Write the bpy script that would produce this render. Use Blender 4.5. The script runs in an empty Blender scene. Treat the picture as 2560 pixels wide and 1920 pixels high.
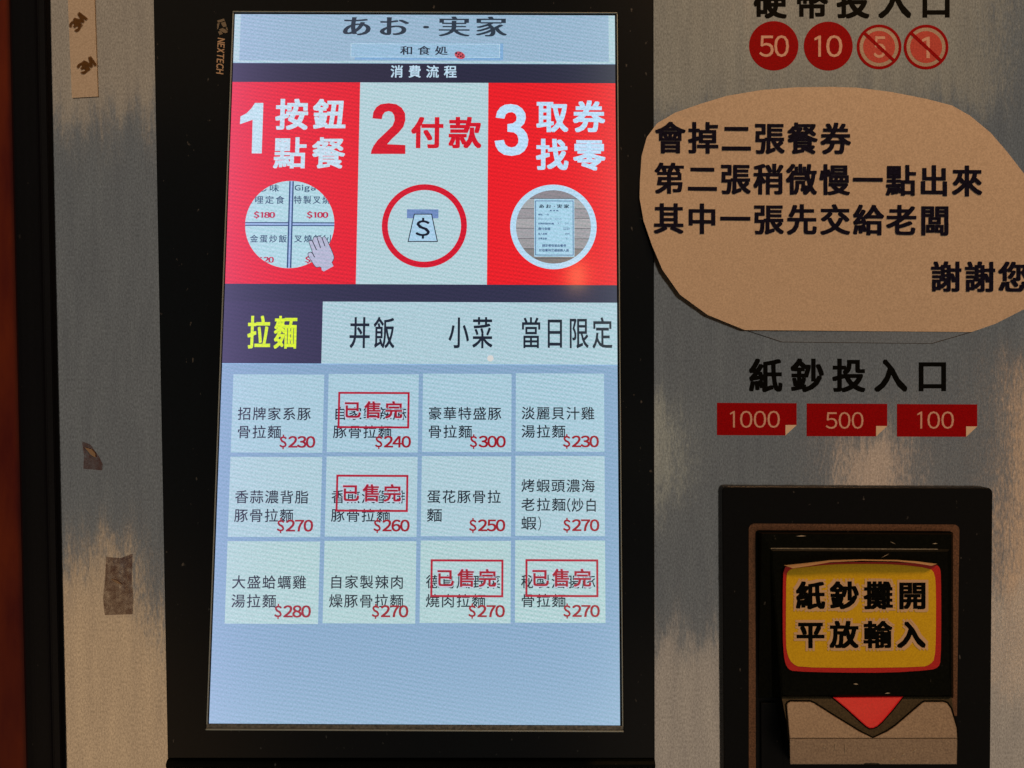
import bpy, bmesh, math, random
from mathutils import Matrix, Vector, Euler
random.seed(7)
S = bpy.context.scene
COL = S.collection

# ------------------------------------------------------------------ camera
F = 1849.0            # focal length in photo pixels (26 mm on a 36 mm wide frame)
K = 0.196e-3          # metres per photo pixel on the steel front (plane y = 0)
D = F * K             # lens to steel front
cam = bpy.data.cameras.new('camera'); camo = bpy.data.objects.new('camera', cam)
COL.objects.link(camo); S.camera = camo
camo.location = (0, -D, 0); camo.rotation_euler = (math.radians(90), 0, 0)
cam.sensor_width = 36; cam.lens = 26; cam.clip_start = 0.01; cam.clip_end = 50

# ------------------------------------------------------------------ world, lamps, exposure
w = bpy.data.worlds.new('World'); S.world = w; w.use_nodes = True
w.node_tree.nodes['Background'].inputs[0].default_value = (0.9, 0.8, 0.7, 1)
w.node_tree.nodes['Background'].inputs[1].default_value = 0.022
S.view_settings.view_transform = 'Standard'; S.view_settings.look = 'None'
S.view_settings.exposure = 0; S.view_settings.gamma = 1

def lamp(name, loc, size, rad, color, aim=None, roll=0.0):
    """rectangular lamp; rad = its radiance"""
    l = bpy.data.lights.new(name, 'AREA'); l.shape = 'RECTANGLE'
    l.size, l.size_y = size; l.energy = rad * math.pi * size[0] * size[1]; l.color = color
    o = bpy.data.objects.new(name, l); COL.objects.link(o); o.location = loc
    d = Vector(aim if aim else (0, 0, 0)) - Vector(loc)
    if aim is None: d = Vector((0, 1, 0))
    o.rotation_euler = (d.to_track_quat('-Z', 'Y').to_matrix() @ Matrix.Rotation(roll, 3, 'Z')).to_euler()
    return o
def mirrored_panel(name, x0, x1, y0, y1, rad, color, L=1.5, roll=0.0):
    """a lit sign or lamp of the street behind the photographer, mirrored by the brushed steel"""
    s = (D + L) / F
    X0, X1, Z0, Z1 = (x0-1280)*s, (x1-1280)*s, (960-y1)*s, (960-y0)*s
    return lamp(name, ((X0+X1)/2, -L, (Z0+Z1)/2), (X1-X0, Z1-Z0), rad, color, roll=roll)
WARM = (1.0, 0.58, 0.22)
lamp('ceiling_lamp', (0.55, -0.75, 0.95), (0.22, 0.22), 47, (1.0, 0.53, 0.24), aim=(0.1, 0, 0))
mirrored_panel('added_grey_panel', -900, 3500, -800, 2700, 0.135, (1.0, 0.96, 0.88), L=2.2)  # grey and warm panels are added for the steel's reflections
mirrored_panel('added_warm_left_high', -500, 1100, -900, 300, 0.20, WARM)
mirrored_panel('added_warm_left_low', -900, 700, 1640, 2900, 0.42, (1.0, 0.54, 0.18), roll=0.5)
mirrored_panel('added_warm_right_high', 1480, 2500, -700, 270, 0.16, (1.0, 0.66, 0.26))
mirrored_panel('added_warm_right_side', 2500, 3300, 960, 1800, 0.50, (1.0, 0.48, 0.16), roll=-0.12)
mirrored_panel('added_warm_right_mid', 2080, 2230, 1070, 1330, 0.44, (1.0, 0.55, 0.26))
mirrored_panel('added_warm_right_edge', 1560, 1680, 1010, 1230, 0.22, (1.0, 0.82, 0.48))
mirrored_panel('added_warm_right_low', 1500, 2700, 1560, 2600, 0.26, (1.0, 0.66, 0.38), roll=0.1)
lamp('bulb', (0.164, -1.5, 0.526), (0.028, 0.06), 20, (1.0, 0.5, 0.2), aim=(0, 0, 0))

# ------------------------------------------------------------------ helpers
def lin(h, a=1.0):
    h = h.lstrip('#'); c = [int(h[i:i+2], 16)/255 for i in (0, 2, 4)]
    return tuple(x/12.92 if x <= .04045 else ((x+.055)/1.055)**2.4 for x in c) + (a,)
def X(px, y=0.0): return (px-1280)/F*(y+D)
def Z(py, y=0.0): return (960-py)/F*(y+D)
def P(px, py, y=0.0): return Vector((X(px, y), y, Z(py, y)))

def newobj(name, me, mat, parent=None, label=None):
    o = bpy.data.objects.new(name, me); COL.objects.link(o)
    if mat: me.materials.append(mat)
    if parent:
        o.parent = parent
        if parent.type == 'EMPTY': o.matrix_parent_inverse = Matrix.Translation(-parent.location)
    if label: o['label'] = label
    return o
def bm_obj(name, bm, mat, parent=None, label=None, smooth=False):
    bmesh.ops.recalc_face_normals(bm, faces=bm.faces)
    me = bpy.data.meshes.new(name); bm.to_mesh(me); bm.free()
    if smooth:
        for p in me.polygons: p.use_smooth = True
    return newobj(name, me, mat, parent, label)
def loft(name, rings, mat, parent=None, cap0=True, cap1=True, label=None, smooth=False):
    """rings: equal-length closed loops of points, front first"""
    bm = bmesh.new(); R = [[bm.verts.new(p) for p in r] for r in rings]
    n = len(R[0])
    for a, b in zip(R, R[1:]):
        for i in range(n): bm.faces.new((a[i], a[(i+1) % n], b[(i+1) % n], b[i]))
    if cap0: bm.faces.new(R[0])
    if cap1: bm.faces.new(R[-1][::-1])
    return bm_obj(name, bm, mat, parent, label, smooth)
def offset(poly, d):
    n = len(poly); out = []
    area = sum(poly[i][0]*poly[(i+1) % n][1]-poly[(i+1) % n][0]*poly[i][1] for i in range(n))
    sg = 1 if area > 0 else -1
    for i in range(n):
        p0, p1, p2 = Vector(poly[i-1]), Vector(poly[i]), Vector(poly[(i+1) % n])
        a = (p1-p0).normalized(); b = (p2-p1).normalized()
        na = Vector((-a.y, a.x)); nb = Vector((-b.y, b.x)); m = (na+nb)
        m = m/max(m.length_squared, .3)*2
        q = p1 + m*d*sg
        out.append((q.x, q.y))
    return out                                  # positive d = inwards
def rounded(x0, y0, x1, y1, r, n=5):
    pts = []
    for cx, cy, a0 in ((x1-r, y0+r, -90), (x1-r, y1-r, 0), (x0+r, y1-r, 90), (x0+r, y0+r, 180)):
        for i in range(n+1):
            a = math.radians(a0+90*i/n); pts.append((cx+r*math.cos(a), cy+r*math.sin(a)))
    return pts
def plate(name, poly, yf, yb, mat, parent=None, bev=1.5, label=None):
    """a plate with a small edge bevel: poly in photo pixels on the front plane"""
    inn = offset(poly, bev)
    f = lambda pts, y: [Vector(((a-1280)*K, y, (960-b)*K)) for a, b in pts]
    return loft(name, [f(inn, yf), f(offset(poly, bev*.3), yf+bev*K*.3), f(poly, yf+bev*K), f(poly, yb)], mat, parent, label=label)
def sheet(name, poly, y, mat, parent=None, t=0.0001, label=None):
    f = lambda yy: [P(a, b, y)+Vector((0, yy, 0)) for a, b in poly]
    return loft(name, [f(0), f(t)], mat, parent, label=label)

# ------------------------------------------------------------------ glyphs
_cache = {}
def glyph(ch):
    if ch == '1': return ([(.30, 0), (.378, 0), (.378, .735), (.325, .735), (.17, .645), (.17, .575), (.30, .635)], [(0, 1, 2, 3, 6), (3, 4, 5, 6)], .17, .378)
    if ch not in _cache:
        full = chr(ord(ch)+0xFEE0) if 0x21 <= ord(ch) <= 0x7e else ch     # the CJK face's own Latin
        c = bpy.data.curves.new('g', 'FONT'); c.body = full; c.resolution_u = 3
        o = bpy.data.objects.new('g', c); COL.objects.link(o)
        bpy.context.view_layer.update()
        m = bpy.data.meshes.new_from_object(o.evaluated_get(bpy.context.evaluated_depsgraph_get()))
        vs = [(v.co.x, v.co.y) for v in m.vertices]; fs = [tuple(p.vertices) for p in m.polygons]
        bpy.data.objects.remove(o); bpy.data.curves.remove(c); bpy.data.meshes.remove(m)
        xs = [v[0] for v in vs] or [0, .3]
        _cache[ch] = (vs, fs, min(xs), max(xs))
    return _cache[ch]
def layout(s, pitch=1.0, latin_gap=0.07):
    """list of (verts, faces) in em units"""
    out = []; x = 0
    for ch in s:
        if ch == ' ': x += .32; continue
        vs, fs, a, b = glyph(ch)
        if ord(ch) > 0x2e00:
            out.append(([(x+v[0], v[1]) for v in vs], fs)); x += pitch
        elif ch == '·':
            out.append(([(x+v[0]-(a+b)/2+pitch*.32, v[1]) for v in vs], fs)); x += pitch*.64
        elif ch in '0123456789$':
            cw = .50; out.append(([(x+v[0]-(a+b)/2+cw/2, v[1]) for v in vs], fs)); x += cw+latin_gap
        else:
            out.append(([(x+v[0]-a, v[1]) for v in vs], fs)); x += (b-a)+latin_gap
    return out
def text_mesh(name, s, box, bold=(0, 0), pitch=1.0, mapf=None, z=0.0, dz=2e-6, keep=None, slant=0, ref=None, rings=1, latin_gap=0.07):
    """ink of s fitted into box (x0,y0,x1,y1; y down); bold in em; mapf(x, y, z) -> point.
    ref: string whose ink gives the scale (box then belongs to ref)"""
    g = layout(s, pitch, latin_gap)
    r = layout(ref, pitch, latin_gap) if ref else g
    al = [(v[0]+slant*v[1], v[1]) for vs, _ in r for v in vs]
    bx, by = bold
    ax, bxx = min(v[0] for v in al)-bx, max(v[0] for v in al)+bx
    ay, byy = min(v[1] for v in al)-by, max(v[1] for v in al)+by
    x0, y0, x1, y1 = box; sx = (x1-x0)/(bxx-ax); sy = (y1-y0)/(byy-ay)
    shifts = [(0, 0)]
    for k in range(1, rings+1):
        q = k/rings
        if bx and by: shifts += [(bx*q*a, by*q*b) for a, b in ((1, 0), (1, 1), (0, 1), (-1, 1), (-1, 0), (-1, -1), (0, -1), (1, -1))]
        elif bx: shifts += [(-bx*q, 0), (bx*q, 0)]
        elif by: shifts += [(0, by*q), (0, -by*q)]
    V = []; Fc = []
    for k, (dx, dy) in enumerate(shifts):
        for vs, fs in g:
            b0 = len(V); pts = [(x0+(v[0]+slant*v[1]+dx-ax)*sx, y1-(v[1]+dy-ay)*sy) for v in vs]
            V += [mapf(p[0], p[1], z+k*dz) for p in pts]
            for f_ in fs:
                if keep:
                    cx = sum(pts[i][0] for i in f_)/len(f_); cy = sum(pts[i][1] for i in f_)/len(f_)
                    if not keep(cx, cy): continue
                Fc.append([b0+i for i in f_])
    me = bpy.data.meshes.new(name); me.from_pydata([tuple(v) for v in V], [], Fc)
    return me

# ------------------------------------------------------------------ materials
def mat(name, base, rough=.5, metal=0.0, spec=.5, emit=None, es=1.0, coat=0.0):
    m = bpy.data.materials.new(name); m.use_nodes = True; b = m.node_tree.nodes['Principled BSDF']
    b.inputs['Base Color'].default_value = lin(base) if isinstance(base, str) else base
    b.inputs['Roughness'].default_value = rough; b.inputs['Metallic'].default_value = metal
    b.inputs['Specular IOR Level'].default_value = spec
    if coat: b.inputs['Coat Weight'].default_value = coat; b.inputs['Coat Roughness'].default_value = .1
    if emit: b.inputs['Emission Color'].default_value = lin(emit); b.inputs['Emission Strength'].default_value = es
    return m
def N(m, t, **kw):
    n = m.node_tree.nodes.new(t)
    for k, v in kw.items():
        if k in n.inputs: n.inputs[k].default_value = v
        else: setattr(n, k, v)
    return n
def noise(m, scale, stretch=(1, 1, 1), detail=4, rough=.55, loc=(0, 0, 0)):
    tc = N(m, 'ShaderNodeTexCoord'); mp = N(m, 'ShaderNodeMapping')
    mp.inputs['Scale'].default_value = stretch; mp.inputs['Location'].default_value = loc
    nz = N(m, 'ShaderNodeTexNoise'); nz.inputs['Scale'].default_value = scale
    nz.inputs['Detail'].default_value = detail; nz.inputs['Roughness'].default_value = rough
    L = m.node_tree.links; L.new(tc.outputs['Object'], mp.inputs[0]); L.new(mp.outputs[0], nz.inputs['Vector'])
    return nz
def ramp(m, src, pos):
    r = N(m, 'ShaderNodeValToRGB'); e = r.color_ramp.elements
    while len(e) < len(pos): e.new(.5)
    for el, (p, c) in zip(e, pos): el.position = p; el.color = c if len(c) == 4 else (*c, 1)
    m.node_tree.links.new(src, r.inputs[0]); return r
def grain(m, c0, c1, scale=900, stretch=(1, 1, 1), lo=.3, hi=.7, detail=3):
    nz = noise(m, scale, stretch, detail); r = ramp(m, nz.outputs['Fac'], [(lo, lin(c0)), (hi, lin(c1))])
    m.node_tree.links.new(r.outputs[0], m.node_tree.nodes['Principled BSDF'].inputs['Base Color'])
    return nz
def bump(m, srcs, dist):
    """srcs: [(socket, weight)]"""
    L = m.node_tree.links; acc = None
    for s, wgt in srcs:
        mu = N(m, 'ShaderNodeMath', operation='MULTIPLY'); mu.inputs[1].default_value = wgt; L.new(s, mu.inputs[0])
        if acc is None: acc = mu.outputs[0]
        else:
            ad = N(m, 'ShaderNodeMath', operation='ADD'); L.new(acc, ad.inputs[0]); L.new(mu.outputs[0], ad.inputs[1]); acc = ad.outputs[0]
    b = N(m, 'ShaderNodeBump'); b.inputs['Distance'].default_value = dist; b.inputs['Strength'].default_value = 1
    L.new(acc, b.inputs['Height']); L.new(b.outputs[0], m.node_tree.nodes['Principled BSDF'].inputs['Normal'])

def steel_mat():
    m = mat('brushed_steel', '808080', .12, 1.0)
    b = m.node_tree.nodes['Principled BSDF']; L = m.node_tree.links
    g = noise(m, 1500, (1, 1, .5), 3, .7)
    r = ramp(m, g.outputs['Fac'], [(.28, (.36, .355, .34, 1)), (.72, (.80, .795, .78, 1))])
    s = noise(m, 26, (7, 7, 1), 4, .6)
    r2 = ramp(m, s.outputs['Fac'], [(.3, (.84, .84, .86, 1)), (.7, (1, 1, 1, 1))])
    mx = N(m, 'ShaderNodeMix', data_type='RGBA', blend_type='MULTIPLY'); mx.inputs['Factor'].default_value = 1
    L.new(r.outputs[0], mx.inputs['A']); L.new(r2.outputs[0], mx.inputs['B']); L.new(mx.outputs['Result'], b.inputs['Base Color'])
    # rolled and brushed sheet: the surface wavers a little, mostly in upright streaks
    acc = N(m, 'ShaderNodeNewGeometry').outputs['Normal']
    for sc, st, amp, det in ((30, (4.5, 1, .75), (.035, 0, .085), 3), (8, (1, 1, 1), (.05, 0, .05), 1), (900, (1, 1, .25), (.045, 0, .03), 1)):
        nz = noise(m, sc, st, det, .6, (5, 0, 2)); su = N(m, 'ShaderNodeVectorMath', operation='SUBTRACT'); su.inputs[1].default_value = (.5, .5, .5)
        L.new(nz.outputs['Color'], su.inputs[0])
        mu = N(m, 'ShaderNodeVectorMath', operation='MULTIPLY'); mu.inputs[1].default_value = amp; L.new(su.outputs[0], mu.inputs[0])
        ad = N(m, 'ShaderNodeVectorMath', operation='ADD'); L.new(acc, ad.inputs[0]); L.new(mu.outputs[0], ad.inputs[1]); acc = ad.outputs[0]
    no = N(m, 'ShaderNodeVectorMath', operation='NORMALIZE'); L.new(acc, no.inputs[0]); L.new(no.outputs[0], b.inputs['Normal'])
    return m
STEEL = steel_mat()

def black_mat(name, c0, c1, rough, spec, scale=900):
    m = mat(name, c0, rough, 0, spec); grain(m, c0, c1, scale, lo=.35, hi=.8)
    return m
BEZEL = black_mat('bezel_black', '010305', '040910', .24, .24)
TRIM = black_mat('trim_black', '020307', '090a14', .5, .25)
PLATE = black_mat('acceptor_black', '010305', '05090d', .45, .16)
HOOD = black_mat('hood_black', '070904', '12150d', .38, .12)
for m_ in (BEZEL, TRIM, PLATE, HOOD):            # dust specks
    nz = noise(m_, 420, (1, 1, .6), 2, .5, (3, 1, 2)); b_ = m_.node_tree.nodes['Principled BSDF']
    old = b_.inputs['Base Color'].links[0].from_socket
    r_ = ramp(m_, nz.outputs['Fac'], [(.73, (0, 0, 0, 1)), (.80, (1, 1, 1, 1))])
    mx = N(m_, 'ShaderNodeMix', data_type='RGBA'); L = m_.node_tree.links
    L.new(r_.outputs[0], mx.inputs['Factor']); L.new(old, mx.inputs['A']); mx.inputs['B'].default_value = lin('5a5a58'); L.new(mx.outputs['Result'], b_.inputs['Base Color'])
BRONZE = mat('bronze_inlay', '7a5a44', .38, .8); grain(BRONZE, '5c4434', '946c50', 1200)
PAPER = mat('laminated_paper', 'dfe0e2', .55, 0, .35); grain(PAPER, 'c8b8a4', 'e4d4c0', 1300)
TAPE = mat('tape_paper', 'd8cfc0', .7, 0, .2); grain(TAPE, 'cabfae', 'e6dccc', 1300)
FILM = mat('laminate_film', 'c8c8c8', .2, 0, .5); FILM.node_tree.nodes['Principled BSDF'].inputs['Alpha'].default_value = .04
INK = mat('black_ink', '070a08', .6, 0, .04); grain(INK, '040504', '10120f', 1200)
NAVY = mat('navy_ink', '14142a', .6, 0, .05); grain(NAVY, '0b0b1c', '1d1d38', 1200)
REDP = mat('red_print', 'b01015', .55, 0, .05); grain(REDP, '90060c', 'b40c12', 1300)
REDL = mat('faded_red_print', 'cc4a44', .5, 0, .25); grain(REDL, 'b8403c', 'dc5a52', 1300)
PINK = mat('pale_numerals', 'e8b8a8', .5, 0, .25); grain(PINK, 'd6a696', 'f0c4b4', 1300)
HALO = mat('dull_film_print', 'a89a90', .5, .3, .25); grain(HALO, '93877e', 'b8aaa0', 1300)
FOLD = mat('folded_corner_print', 'f0dcc4', .5, 0, .25)
YEL = mat('sticker_yellow', 'e8c010', .45, 0, .3); grain(YEL, 'e4bc08', 'fad41a', 1300)
STRED = mat('sticker_red', 'd0201c', .4, 0, .4); grain(STRED, 'bc1a18', 'dc2822', 1300)
BACK = mat('sticker_backing', 'c8a880', .7, 0, .2)
SMOKE = mat('smoked_plastic', '8a7460', .33, 0, .5); grain(SMOKE, '82766a', 'aca08e', 1300)
SMOKED = mat('dark_smoked_plastic', '3c3424', .4, 0, .15); grain(SMOKED, '2a2618', '4c4632', 1300)
ARROW = mat('arrow_red', 'd81c20', .35, 0, .4, emit='e02024', es=.12); grain(ARROW, 'c4181c', 'e42428', 1300)
BOARD = mat('red_board', '5a1a12', .5, 0, .2); grain(BOARD, '521210', '722c10', 60, (1, 1, .25), .35, .65, 5)
LOGO = mat('logo_print', 'cdb294', .5, 0, .3)
LOGOD = mat('logo_emblem_print', '8a8272', .5, 0, .3)
RES = mat('tape_residue', '6a3e30', .45, 0, .3)
def _res():
    nz = noise(RES, 300, (1, 1, 1), 4, .6); r = ramp(RES, nz.outputs['Fac'], [(.3, (.12,)*3), (.7, (.40,)*3)])
    RES.node_tree.links.new(r.outputs[0], RES.node_tree.nodes['Principled BSDF'].inputs['Alpha'])
_res()
LEDGE = mat('screen_ledge', '5a5e5e', .35, .2, .5); grain(LEDGE, '484c4c', '808480', 800)
BEAD = mat('screen_bead', 'a4b0ac', .3, .3, .6)
GREYP = mat('marker_smudge', '7a5a34', .7, 0, .1)
def _sm():
    nz = noise(GREYP, 700, (1, 1, 1), 3, .6); r = ramp(GREYP, nz.outputs['Fac'], [(.3, (.2,)*3), (.6, (.75,)*3)])
    GREYP.node_tree.links.new(r.outputs[0], GREYP.node_tree.nodes['Principled BSDF'].inputs['Alpha'])
_sm()
FLAKE = mat('flake_paper', 'a08c74', .6, 0, .3)

# LCD colours: the panel gives off light; pixel grid moire and off-angle bleed belong to the panel
def lcd_group():
    g = bpy.data.node_groups.new('lcd_panel', 'ShaderNodeTree')
    g.interface.new_socket('Color', in_out='INPUT', socket_type='NodeSocketColor')
    g.interface.new_socket('Color', in_out='OUTPUT', socket_type='NodeSocketColor')
    n = g.nodes; L = g.links
    i = n.new('NodeGroupInput'); o = n.new('NodeGroupOutput')
    tc = n.new('ShaderNodeTexCoord'); sep = n.new('ShaderNodeSeparateXYZ'); L.new(tc.outputs['Object'], sep.inputs[0])
    def mth(op, a, b=None, c=None):
        m = n.new('ShaderNodeMath'); m.operation = op
        for k, v in enumerate((a, b, c)):
            if v is None: continue
            if isinstance(v, (int, float)): m.inputs[k].default_value = v
            else: L.new(v, m.inputs[k])
        return m.outputs[0]
    x, y = sep.outputs[0], sep.outputs[1]
    wob = n.new('ShaderNodeTexNoise'); wob.inputs['Scale'].default_value = 14; wob.inputs['Detail'].default_value = 1
    L.new(tc.outputs['Object'], wob.inputs['Vector'])
    ph = mth('MULTIPLY', wob.outputs['Fac'], 9)
    t1 = mth('ADD', mth('ADD', mth('MULTIPLY', y, 2*math.pi/.00195), mth('MULTIPLY', x, 2*math.pi/.013)), ph)
    s1 = mth('SINE', t1)
    t2 = mth('ADD', mth('MULTIPLY', x, 2*math.pi/.0021), mth('MULTIPLY', y, 2*math.pi/.0075)); s2 = mth('SINE', t2)
    fine = n.new('ShaderNodeTexNoise'); fine.inputs['Scale'].default_value = 1500; fine.inputs['Detail'].default_value = 2
    L.new(tc.outputs['Object'], fine.inputs['Vector'])
    amp = n.new('ShaderNodeTexNoise'); amp.inputs['Scale'].default_value = 22; amp.inputs['Detail'].default_value = 2
    L.new(tc.outputs['Object'], amp.inputs['Vector'])
    am = mth('MULTIPLY', amp.outputs['Fac'], 2.0)
    s12 = mth('MULTIPLY', mth('ADD', mth('MULTIPLY', s1, .62), mth('MULTIPLY', mth('MULTIPLY', s1, s2), .5)), am)
    # tint: green-cyan against pink
    mix = n.new('ShaderNodeMix'); mix.data_type = 'RGBA'
    f1 = mth('ADD', mth('MULTIPLY', s12, .28), .5)
    L.new(f1, mix.inputs['Factor']); mix.inputs['A'].default_value = (.84, 1.03, 1.0, 1); mix.inputs['B'].default_value = (1.14, .97, 1.03, 1)
    mx = n.new('ShaderNodeMix'); mx.data_type = 'RGBA'; mx.blend_type = 'MULTIPLY'; mx.inputs['Factor'].default_value = 1
    L.new(i.outputs[0], mx.inputs['A']); L.new(mix.outputs['Result'], mx.inputs['B'])
    br = mth('ADD', mth('ADD', mth('MULTIPLY', s12, .075), mth('MULTIPLY', fine.outputs['Fac'], .62)), .69)
    vm = n.new('ShaderNodeVectorMath'); vm.operation = 'SCALE'; L.new(mx.outputs['Result'], vm.inputs[0]); L.new(br, vm.inputs['Scale'])
    # bleed from the left edge
    e = mth('POWER', 2.718, mth('MULTIPLY', mth('ADD', x, .0923), -38.0))
    bl = n.new('ShaderNodeVectorMath'); bl.operation = 'SCALE'; bl.inputs[0].default_value = (.065, .052, .11); L.new(e, bl.inputs['Scale'])
    # uneven backlight along the foot and the right side
    eb = mth('ADD', mth('MULTIPLY', mth('POWER', 2.718, mth('MULTIPLY', mth('ADD', y, .1667), -26.0)), .9), mth('MULTIPLY', mth('POWER', 2.718, mth('MULTIPLY', mth('SUBTRACT', .0923, x), -70.0)), .45))
    b2 = n.new('ShaderNodeVectorMath'); b2.operation = 'SCALE'; b2.inputs[0].default_value = (.085, .10, .085); L.new(eb, b2.inputs['Scale'])
    a2 = n.new('ShaderNodeVectorMath'); a2.operation = 'ADD'; L.new(vm.outputs[0], a2.inputs[0]); L.new(b2.outputs[0], a2.inputs[1]); vm = a2
    ad = n.new('ShaderNodeVectorMath'); ad.operation = 'ADD'; L.new(vm.outputs[0], ad.inputs[0]); L.new(bl.outputs[0], ad.inputs[1])
    L.new(ad.outputs[0], o.inputs[0]); return g
LCD = lcd_group()
_l = {}
def lcd(h, name=None):
    if h not in _l:
        m = mat(name or 'lcd_'+h, '000000', .10, 0, .35); m.node_tree.nodes['Principled BSDF'].inputs['Emission Strength'].default_value = 1
        gr = m.node_tree.nodes.new('ShaderNodeGroup'); gr.node_tree = LCD; gr.inputs[0].default_value = lin(h)
        m.node_tree.links.new(gr.outputs[0], m.node_tree.nodes['Principled BSDF'].inputs['Emission Color'])
        _l[h] = m
    return _l[h]

# ================================================================== the ticket machine
def thing(name, label, cat, loc):
    o = bpy.data.objects.new(name, None); COL.objects.link(o); o.location = loc
    o['label'] = label; o['category'] = cat; o.empty_display_size = .05; return o
def tag(o, label, cat): o['label'] = label; o['category'] = cat; return o
M = thing('ticket_machine', 'brushed steel meal ticket vending machine with lit menu screen and banknote slot', 'vending machine', (0, 0, -.30))

TOP, BOT = -420, 2340
def ex(x0, x1920, y): return x0 + (x1920-x0)*y/1920
def band(a, b, y0, y1): return [(ex(*a, y0), y0), (ex(*b, y0), y0), (ex(*b, y1), y1), (ex(*a, y1), y1)]
# steel front round the monitor opening
plate('steel_front', [(ex(125, 165, TOP), TOP), (ex(386, 422, TOP), TOP), (ex(386, 422, 1917), 1917), (1636, 1917),
      (ex(1633, 1636, TOP), TOP), (3100, TOP), (3100, BOT), (ex(125, 165, BOT), BOT)], 0, .004, STEEL, M, 1.0)
# dark edge trim with a stepped profile
prof = [(23, 66, .004), (27, 70, .001), (52, 90, 0.0), (86, 128, -.0012), (94, 135, -.0026), (112, 153, -.0026), (116, 157, .0004), (125, 165, .0006)]
bm = bmesh.new(); A = [bm.verts.new(P(ex(a, b, TOP), TOP, y)) for a, b, y in prof]; B = [bm.verts.new(P(ex(a, b, BOT), BOT, y)) for a, b, y in prof]
A += [bm.verts.new(P(ex(125, 165, TOP), TOP, .02)), bm.verts.new(P(ex(23, 66, TOP), TOP, .02))]; B += [bm.verts.new(P(ex(125, 165, BOT), BOT, .02)), bm.verts.new(P(ex(23, 66, BOT), BOT, .02))]
for i in range(len(A)): j = (i+1) % len(A); bm.faces.new((A[i], A[j], B[j], B[i]))
bm.faces.new(A); bm.faces.new(B[::-1])
bmesh.ops.bevel(bm, geom=[e for e in bm.edges if abs((e.verts[0].co-e.verts[1].co).z) > .2], offset=.0004, segments=2, affect='EDGES')
bm_obj('edge_trim', bm, TRIM, M)
# red board of the neighbour on the left
o = plate('side_board', [(-700, TOP), (ex(21, 64, TOP), TOP), (ex(21, 64, BOT), BOT), (-700, BOT)], .006, .02, BOARD, None, 1)
tag(o, 'dark red painted board along the left edge, beside the black trim', 'board')

# ------------------------------------------------------------------ monitor
bz = plate('monitor_bezel', [(ex(386, 422, TOP)+.5, TOP), (1632.5, TOP), (1635.5, 1893), (ex(386, 422, 1893)+.5, 1893)], -.0015, .004, BEZEL, M, 2.5)
r = []
for y, py in ((.004, 1917), (-.0012, 1917), (-.0028, 1914), (-.0036, 1908), (-.0036, 1902), (-.0028, 1896), (-.0015, 1893.3), (.004, 1893.3)):
    r.append((y, py))
bm = bmesh.new()
a = [bm.verts.new(Vector(((423-1280)*K, y, (960-py)*K))) for y, py in r]; b = [bm.verts.new(Vector(((1635-1280)*K, y, (960-py)*K))) for y, py in r]
for i in range(len(a)): j = (i+1) % len(a); bm.faces.new((a[i], a[j], b[j], b[i]))
bm.faces.new(a); bm.faces.new(b[::-1]); bm_obj('bezel_lip', bm, HOOD, bz)
# emblem and maker's name on the bezel, read downwards
def bezpt(z0): return lambda x, y, z: Vector(((x-1280)/F*(D+z0), z0-z-.0001, (960-y)/F*(D+z0)))
def down(x, y, z): # text box in (along, across) turned a quarter clockwise
    return P(ex(571, 562, (y)*0+x) - y*1.0, x, -.0016-z)
me = text_mesh('maker_name', 'NEXTECH', (94, 0, 186, 18.5), (.03, .02), latin_gap=.15, mapf=lambda x, y, z: P(562.5-(x-94)*.045-(18.5-y)*0-y+0, x+.0, -.00165-z), slant=.22)
o = newobj('maker_name', me, LOGO, bz)
bm = bmesh.new()
def quadp(bm, pts, y):
    bm.faces.new([bm.verts.new(P(a, b, y)) for a, b in pts])
for q in ([(543, 51), (560, 46.5), (562, 52), (545, 57)], [(543, 59), (549, 57.5), (546, 70), (543, 74)], [(552, 57), (563, 54), (567, 66), (558, 68)],
          [(547, 74), (556, 70), (563, 73), (570, 80), (563, 83), (556, 80)], [(545, 79), (552, 77), (557, 84), (549, 88)], [(564, 69), (568, 68), (570, 77), (567, 75)]):
    quadp(bm, q, -.0017)
bm_obj('maker_emblem', bm, LOGOD, bz)

# screen pose (solved from the photo: leans 4.7 degrees, its foot 3 cm proud)
H = 1950.1; W = .18459; U = W/1080
POSE = Matrix.Translation((-.0430582, -.016698, .0132736)) @ Euler((1.4885048, .0041448, -.0010832)).to_matrix().to_4x4()
def q(u, v, z=0.0): return Vector(((u-540)*U, (H/2-v)*U, z))
PI = POSE.inverted(); CP = Vector((0, -D, 0))
def uv(px, py):
    """where the glass is, in screen pixels, for a measured photo pixel"""
    o = PI @ CP; d = (PI @ P(px, py, 0)) - o; h = o - d*(o.z/d.z)
    return h.x/U+540, H/2-h.y/U
def ub(x0, y0, x1, y1):
    a = uv(x0, y0); b = uv(x1, y1); return (a[0], a[1], b[0], b[1])

def disp_loft(name, rings, m, parent, **kw):
    bm = bmesh.new(); R = [[bm.verts.new(p) for p in r] for r in rings]; n = len(R[0])
    for a, b in zip(R, R[1:]):
        for i in range(n): bm.faces.new((a[i], a[(i+1) % n], b[(i+1) % n], b[i]))
    bm.faces.new(R[0]); bm.faces.new(R[-1][::-1])
    return bm_obj(name, bm, m, parent)
def ring4(x0, y0, x1, y1, z): return [q(x0, y0, z), q(x1, y0, z), q(x1, y1, z), q(x0, y1, z)]
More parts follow.
